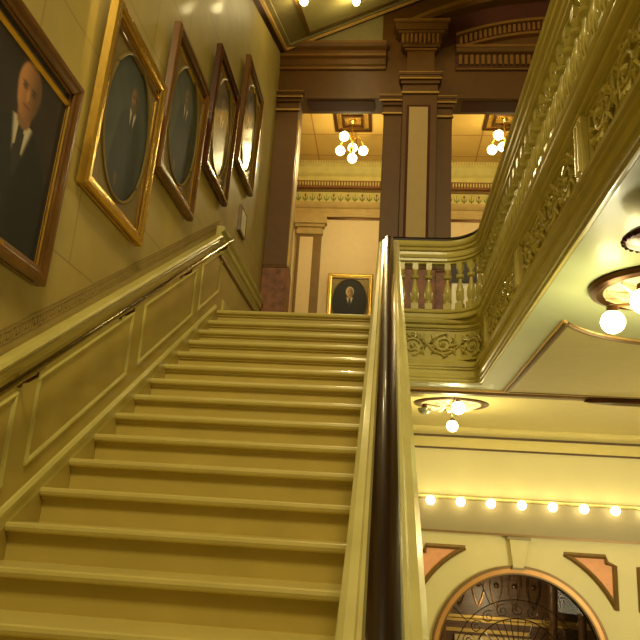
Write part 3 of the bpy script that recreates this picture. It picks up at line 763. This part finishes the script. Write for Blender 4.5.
gm = bpy.data.materials.new('clear_pane'); gm.use_nodes = True; nt = gm.node_tree; b = nt.nodes['Principled BSDF']; b.inputs['Roughness'].default_value = .02; b.inputs['Alpha'].default_value = .12; b.inputs['Base Color'].default_value = (.5, .45, .35, 1); MT['clear_pane'] = gm; b.inputs['Base Color'].default_value = (.02, .018, .012, 1)
g.build('pane', 'clear_pane', win)

# ------------------------------------------------------------------ chandeliers of the far room
def chandelier(label, x, y, first=True):
    t = thing('chandelier', label, 'chandelier', (x, y, 6.76))
    mb = MB()
    for a, b, h, m in ((.33, .27, .04, 0), (.19, .14, .05, 0)):
        mb.box(-a, a, -a, -b, -h, 0); mb.box(-a, a, b, a, -h, 0); mb.box(-a, -b, -b, b, -h, 0); mb.box(b, a, -b, b, -h, 0)
    mb.build('ceiling_frame', 'bronze', t, bevel=.004)
    MB().box(-.27, .27, -.27, .27, -.012, 0).build('ceiling_plate', 'gold', t)
    MB().lathe([(.06, 0), (.05, -.04), (.016, -.07), (.014, -.5), (.04, -.54), (.035, -.6), (.012, -.64)], seg=14).build('stem', 'gold', t, True)
    for k in range(5):
        a = 2 * PI * k / 5 + .3; r = .21; dz = -.42 if k % 2 else -.56
        if k == 4: r, dz = .04, -.76
        x2, y2 = r * math.cos(a), r * math.sin(a)
        o = MB().tube([(0, 0, -.40), (x2 * .6, y2 * .6, -.30), (x2, y2, dz + .12)], .010, 8).build('arm', 'gold', t, True)
        MB().lathe([(.02, .1), (.03, .07), (.03, .05)], (x2, y2, dz), 12).build('socket', 'bronze', o, True)
        MB().ball((x2, y2, dz), .08, seg=16, rings=10).build('globe', 'bulb', o, True)
chandelier('brass chandelier with five glowing globes in the room beyond the left opening', -.78, 10.78)
chandelier('brass chandelier partly hidden behind the gallery rail in the right opening', 1.80, 10.70)

# ------------------------------------------------------------------ portraits
def clamp(v): return max(0., min(1., v))
def sm(e0, e1, x):
    t = clamp((x - e0) / (e1 - e0)); return t * t * (3 - 2 * t)
def mixc(a, b, t): return tuple(p + (q - p) * t for p, q in zip(a, b))
def ell(u, v, cx, cy, rx, ry, soft=.12):
    d = math.sqrt(((u - cx) / rx) ** 2 + ((v - cy) / ry) ** 2); return 1 - sm(1 - soft, 1 + soft, d)
def painter(kind, asp):
    K = dict(
        bald=dict(bg=(34, 24, 16), suit=(18, 16, 14), skin=(186, 128, 76), hair=(110, 80, 50), cx=.60, cy=.76, s=.128, beard=False, hand=(.50, .15), bgl=(48, 34, 22)),
        blue=dict(bg=(52, 56, 50), suit=(38, 42, 42), skin=(136, 100, 54), hair=(80, 66, 44), cx=.58, cy=.74, s=.07, beard=True, hand=(.44, .13), bgl=(72, 76, 66)),
        grey=dict(bg=(56, 60, 48), suit=(40, 44, 40), skin=(140, 104, 66), hair=(90, 80, 60), cx=.52, cy=.76, s=.07, beard=True, hand=(.4, .12), bgl=(84, 88, 70)),
        dim=dict(bg=(64, 58, 40), suit=(40, 38, 30), skin=(150, 112, 72), hair=(120, 110, 90), cx=.50, cy=.70, s=.08, beard=False, hand=(.55, .15), bgl=(96, 88, 64)),
        old=dict(bg=(18, 14, 10), suit=(16, 12, 10), skin=(204, 158, 102), hair=(206, 196, 172), cx=.50, cy=.71, s=.088, beard=False, hand=(.62, .12), bgl=(26, 20, 14)))[kind]
    def f(u, v):
        y = v; x = (u - .5) * asp + .5
        cx = (K['cx'] - .5) * asp + .5; cy = K['cy']; s = K['s']
        n = .5 + .5 * math.sin(u * 13 + math.sin(v * 9) * 2) * math.sin(v * 11 + u * 5)
        c = mixc(K['bg'], K['bgl'], n * .7)
        sh = ell(x, y, cx, cy - 4.6 * s, 2.7 * s, 3.4 * s, .06); c = mixc(c, K['suit'], sh)
        c = mixc(c, K['suit'], ell(x, y, cx - .3 * s, cy - 8 * s, 3.1 * s, 5 * s, .08))
        fold = .5 + .5 * math.sin(x * 60 + y * 22)
        c = mixc(c, tuple(q * 1.5 for q in K['suit']), sh * fold * .25)
        # shirt front, collar, tie
        d = y - (cy - 1.15 * s)
        if d < 0 and d > -2.3 * s:
            wd = (1 - (-d) / (2.3 * s)) * .75 * s
            k = 1 - sm(wd * .75, wd + .02, abs(x - cx)); c = mixc(c, (196, 184, 156), k)
            if abs(x - cx) < .17 * s + .1 * -d: c = mixc(c, (24, 20, 18), .9)
        c = mixc(c, tuple(q * .72 for q in K['skin']), ell(x, y, cx, cy - 1.0 * s, .5 * s, .5 * s))
        c = mixc(c, K['hair'], ell(x, y, cx, cy + .18 * s, .92 * s, 1.22 * s, .1) * (1 if kind != 'bald' else .25))
        fa = ell(x, y, cx, cy, .78 * s, 1.12 * s, .1)
        if kind == 'bald': fa = max(fa, ell(x, y, cx, cy + .25 * s, .84 * s, 1.05 * s, .1))
        sk = mixc(K['skin'], tuple(q * .45 for q in K['skin']), clamp(.5 + (x - cx) / (1.1 * s)) * .8)
        c = mixc(c, sk, fa)
        for e in (-.33, .33):
            c = mixc(c, tuple(q * .35 for q in K['skin']), ell(x, y, cx + e * s, cy + .12 * s, .17 * s, .09 * s, .4) * .9)
            c = mixc(c, tuple(q * .4 for q in K['hair']), ell(x, y, cx + e * s, cy + .30 * s, .22 * s, .05 * s, .5) * .8)
        c = mixc(c, tuple(min(255, q * 1.15) for q in K['skin']), ell(x, y, cx - .03 * s, cy - .12 * s, .09 * s, .26 * s, .5) * .7)
        c = mixc(c, (110, 50, 36), ell(x, y, cx, cy - .55 * s, .26 * s, .06 * s, .5) * .8)
        if K['beard']: c = mixc(c, K['hair'], ell(x, y, cx, cy - .95 * s, .6 * s, .55 * s, .3) * .85)
        hx, hy = K['hand']; hx = (hx - .5) * asp + .5
        c = mixc(c, tuple(q * .75 for q in K['skin']), max(ell(x, y, hx, hy, .36 * s, .5 * s, .3), ell(x, y, hx + .12 * s, hy - .5 * s, .12 * s, .5 * s, .3)) * .9)
        return srgb(tuple(min(255, max(0, q)) for q in c))
    return f
def canvas(name, x0, x1, z0, z1, y, fn, m, parent, oval=False, N=84):
    vs = []; fs = []; cols = []
    if oval:
        cx, cz_ = (x0 + x1) / 2, (z0 + z1) / 2; RN, SN = 34, 96
        vs.append((cx, y, cz_)); cols.append(fn(.5, .5))
        for i in range(1, RN + 1):
            for k in range(SN):
                a = 2 * PI * k / SN; u = .5 + .5 * i / RN * math.cos(a); v = .5 + .5 * i / RN * math.sin(a)
                vs.append((x0 + (x1 - x0) * u, y, z0 + (z1 - z0) * v)); cols.append(fn(u, v))
        for k in range(SN): fs.append((0, 1 + k, 1 + (k + 1) % SN))
        for i in range(RN - 1):
            for k in range(SN):
                a = 1 + i * SN; b = a + SN; fs.append((a + k, b + k, b + (k + 1) % SN, a + (k + 1) % SN))
    else:
        H = int(N * (z1 - z0) / (x1 - x0))
        for j in range(H + 1):
            for i in range(N + 1):
                u, v = i / N, j / H; vs.append((x0 + (x1 - x0) * u, y, z0 + (z1 - z0) * v)); cols.append(fn(u, v))
        for j in range(H):
            for i in range(N): a = j * (N + 1) + i; fs.append((a, a + 1, a + N + 2, a + N + 1))
    me = bpy.data.meshes.new(name); me.from_pydata(vs, [], fs); me.materials.append(MT[m])
    at = me.color_attributes.new('Col', 'FLOAT_COLOR', 'POINT')
    for i, c in enumerate(cols): at.data[i].color = (*c, 1)
    o = bpy.data.objects.new(name, me); C.objects.link(o); o.parent = parent; return o
def frame_sweep(w_, h_, prof, m, name, parent):
    # prof (in from outer edge, forward); local x right, z up, -y forward
    hw = w_ / 2; mb = MB(); rings = []
    for cx_, cz_, dx, dz in ((-hw, 0, 1, 1), (hw, 0, -1, 1), (hw, h_, -1, -1), (-hw, h_, 1, -1)):
        rings.append([(cx_ + dx * a, -b, cz_ + dz * a) for a, b in prof])
    mb.ring(rings, closed=True); return mb.build(name, m, parent)
def spandrel_plate(w_, h_, m, parent, ow, oh, d, name='spandrel'):
    # rectangle with an oval opening
    mb = MB(); SN = 64; outer = []; inner = []
    for k in range(SN):
        a = 2 * PI * k / SN; c, s = math.cos(a), math.sin(a); inner.append((ow / 2 * c, -d, h_ / 2 + oh / 2 * s))
        q = min((w_ / 2) / max(abs(c), 1e-6), (h_ / 2) / max(abs(s), 1e-6)); outer.append((q * c, -d, h_ / 2 + q * s))
    n = SN; mb.add(outer + inner, [(k, (k + 1) % n, n + (k + 1) % n, n + k) for k in range(n)])
    mb.tube([(ow / 2 * math.cos(2 * PI * k / SN), -d - .004, h_ / 2 + oh / 2 * math.sin(2 * PI * k / SN)) for k in range(SN + 1)], .011, 6)
    return mb.build(name, m, parent)
def portrait(label, loc, rot, W, H, fm, lm, kind, oval, fw=.088, dep=.06, sp='dull_gold', plate=True, ov=(.92, .92), group='portraits on the left wall', cm=None):
    t = thing('framed_portrait', label, 'painting', loc, rot, group)
    fr = frame_sweep(W, H, [(0, 0), (0, dep * .8), (.018, dep), (.04, dep), (.05, dep * .82), (.07, dep * .78), (.078, dep * .62), (fw - .02, dep * .42), (fw - .015, dep * .5), (fw, dep * .4), (fw, 0)], fm, 'frame', t)
    frame_sweep(W - 2 * (fw - .022), H - 2 * (fw - .022), [(0, dep * .3), (0, dep * .52), (.012, dep * .55), (.024, dep * .3)], lm, 'inner_fillet', fr)
    iw, ih = W - 2 * fw + .01, H - 2 * fw + .01
    back = MB().box(-W / 2 + .01, W / 2 - .01, -.012, -.001, .01, H - .01); back.build('backboard', 'dark_wood', t)
    if oval:
        o_ = spandrel_plate(iw, ih, sp, t, iw * ov[0], ih * ov[1], dep * .33); o_.location = (0, 0, fw - .005)
        canvas('canvas', -iw * ov[0] / 2 - .004, iw * ov[0] / 2 + .004, fw + ih * (1 - ov[1]) / 2 - .004, H - fw - ih * (1 - ov[1]) / 2 + .004, -dep * .25, painter(kind, iw * ov[0] / (ih * ov[1])), cm or 'glazed_canvas', t, True)
    else:
        canvas('canvas', -iw / 2, iw / 2, fw - .005, H - fw + .005, -dep * .3, painter(kind, iw / ih), cm or 'oil_canvas', t)
    if plate:
        MB().box(-.075, .075, -dep * .98, -dep * .6, fw * .40, fw * .68).build('name_plate', 'gold', t)
    return t
tl = math.radians(1.2)
def wall_portrait(label, y0, y1, z0, z1, *a, **k):
    portrait(label, (XL + .012, (y0 + y1) / 2, z0), (tl, 0, PI / 2), y1 - y0, z1 - z0, *a, **k)
wall_portrait('large portrait of a bald person in a dark suit, gilt-edged walnut frame nearest the camera', 2.06, 3.06, 1.0, 2.09, 'walnut', 'gold', 'bald', False, plate=True)
wall_portrait('bright gilt frame round a blue-grey oval portrait, second along the stair wall', 3.27, 4.19, 1.67, 2.88, 'gold', 'walnut', 'blue', True, cm='oil_canvas')
wall_portrait('walnut framed dim greenish oval portrait, third along the stair wall', 4.28, 5.21, 2.31, 3.52, 'walnut', 'gold', 'grey', True, cm='oil_canvas')
wall_portrait('dark walnut frame with a glaring white oval pane, fourth along the stair wall', 5.37, 6.24, 2.93, 4.17, 'dark_walnut', 'gold', 'dim', True, cm='glazed_canvas')
wall_portrait('topmost oval portrait in a gilt and walnut frame, beside the brown pilaster', 6.46, 7.34, 3.58, 4.87, 'walnut', 'gold', 'dim', True, cm='glazed_canvas')
portrait('gold framed oval portrait of a white-haired person on the far peach wall', (-.785, YE - .012, 3.40), (math.radians(2), 0, 0), .84, 1.10, 'gold', 'walnut', 'old', True, fw=.06, dep=.06, sp='dull_gold', plate=False, ov=(.92, .93), group=None, cm='oil_canvas')
# small framed notice on the wall
t = thing('wall_plaque', 'small pale framed plaque on the wall beneath the topmost portrait', 'plaque', (XL + .002, 7.15, 3.02), (0, 0, PI / 2))
frame_sweep(.30, .30, [(0, 0), (0, .03), (.02, .035), (.035, .02), (.035, 0)], 'walnut', 'frame', t)
MB().box(-.12, .12, -.030, -.001, .03, .27).build('plate', 'white_paint', t)
# dark stand with a white foot seen through the landing balusters
t = thing('display_stand', 'dark stand on a white plinth seen between the landing balusters', 'stand', (1.2, 11.9, ZF))
MB().box(-.22, .25, -.15, .25, 0, 2.22).build('plinth', 'white_paint', t)
MB().box(-.24, .27, -.17, .27, 2.22, 2.75).build('case', 'black_paint', t)
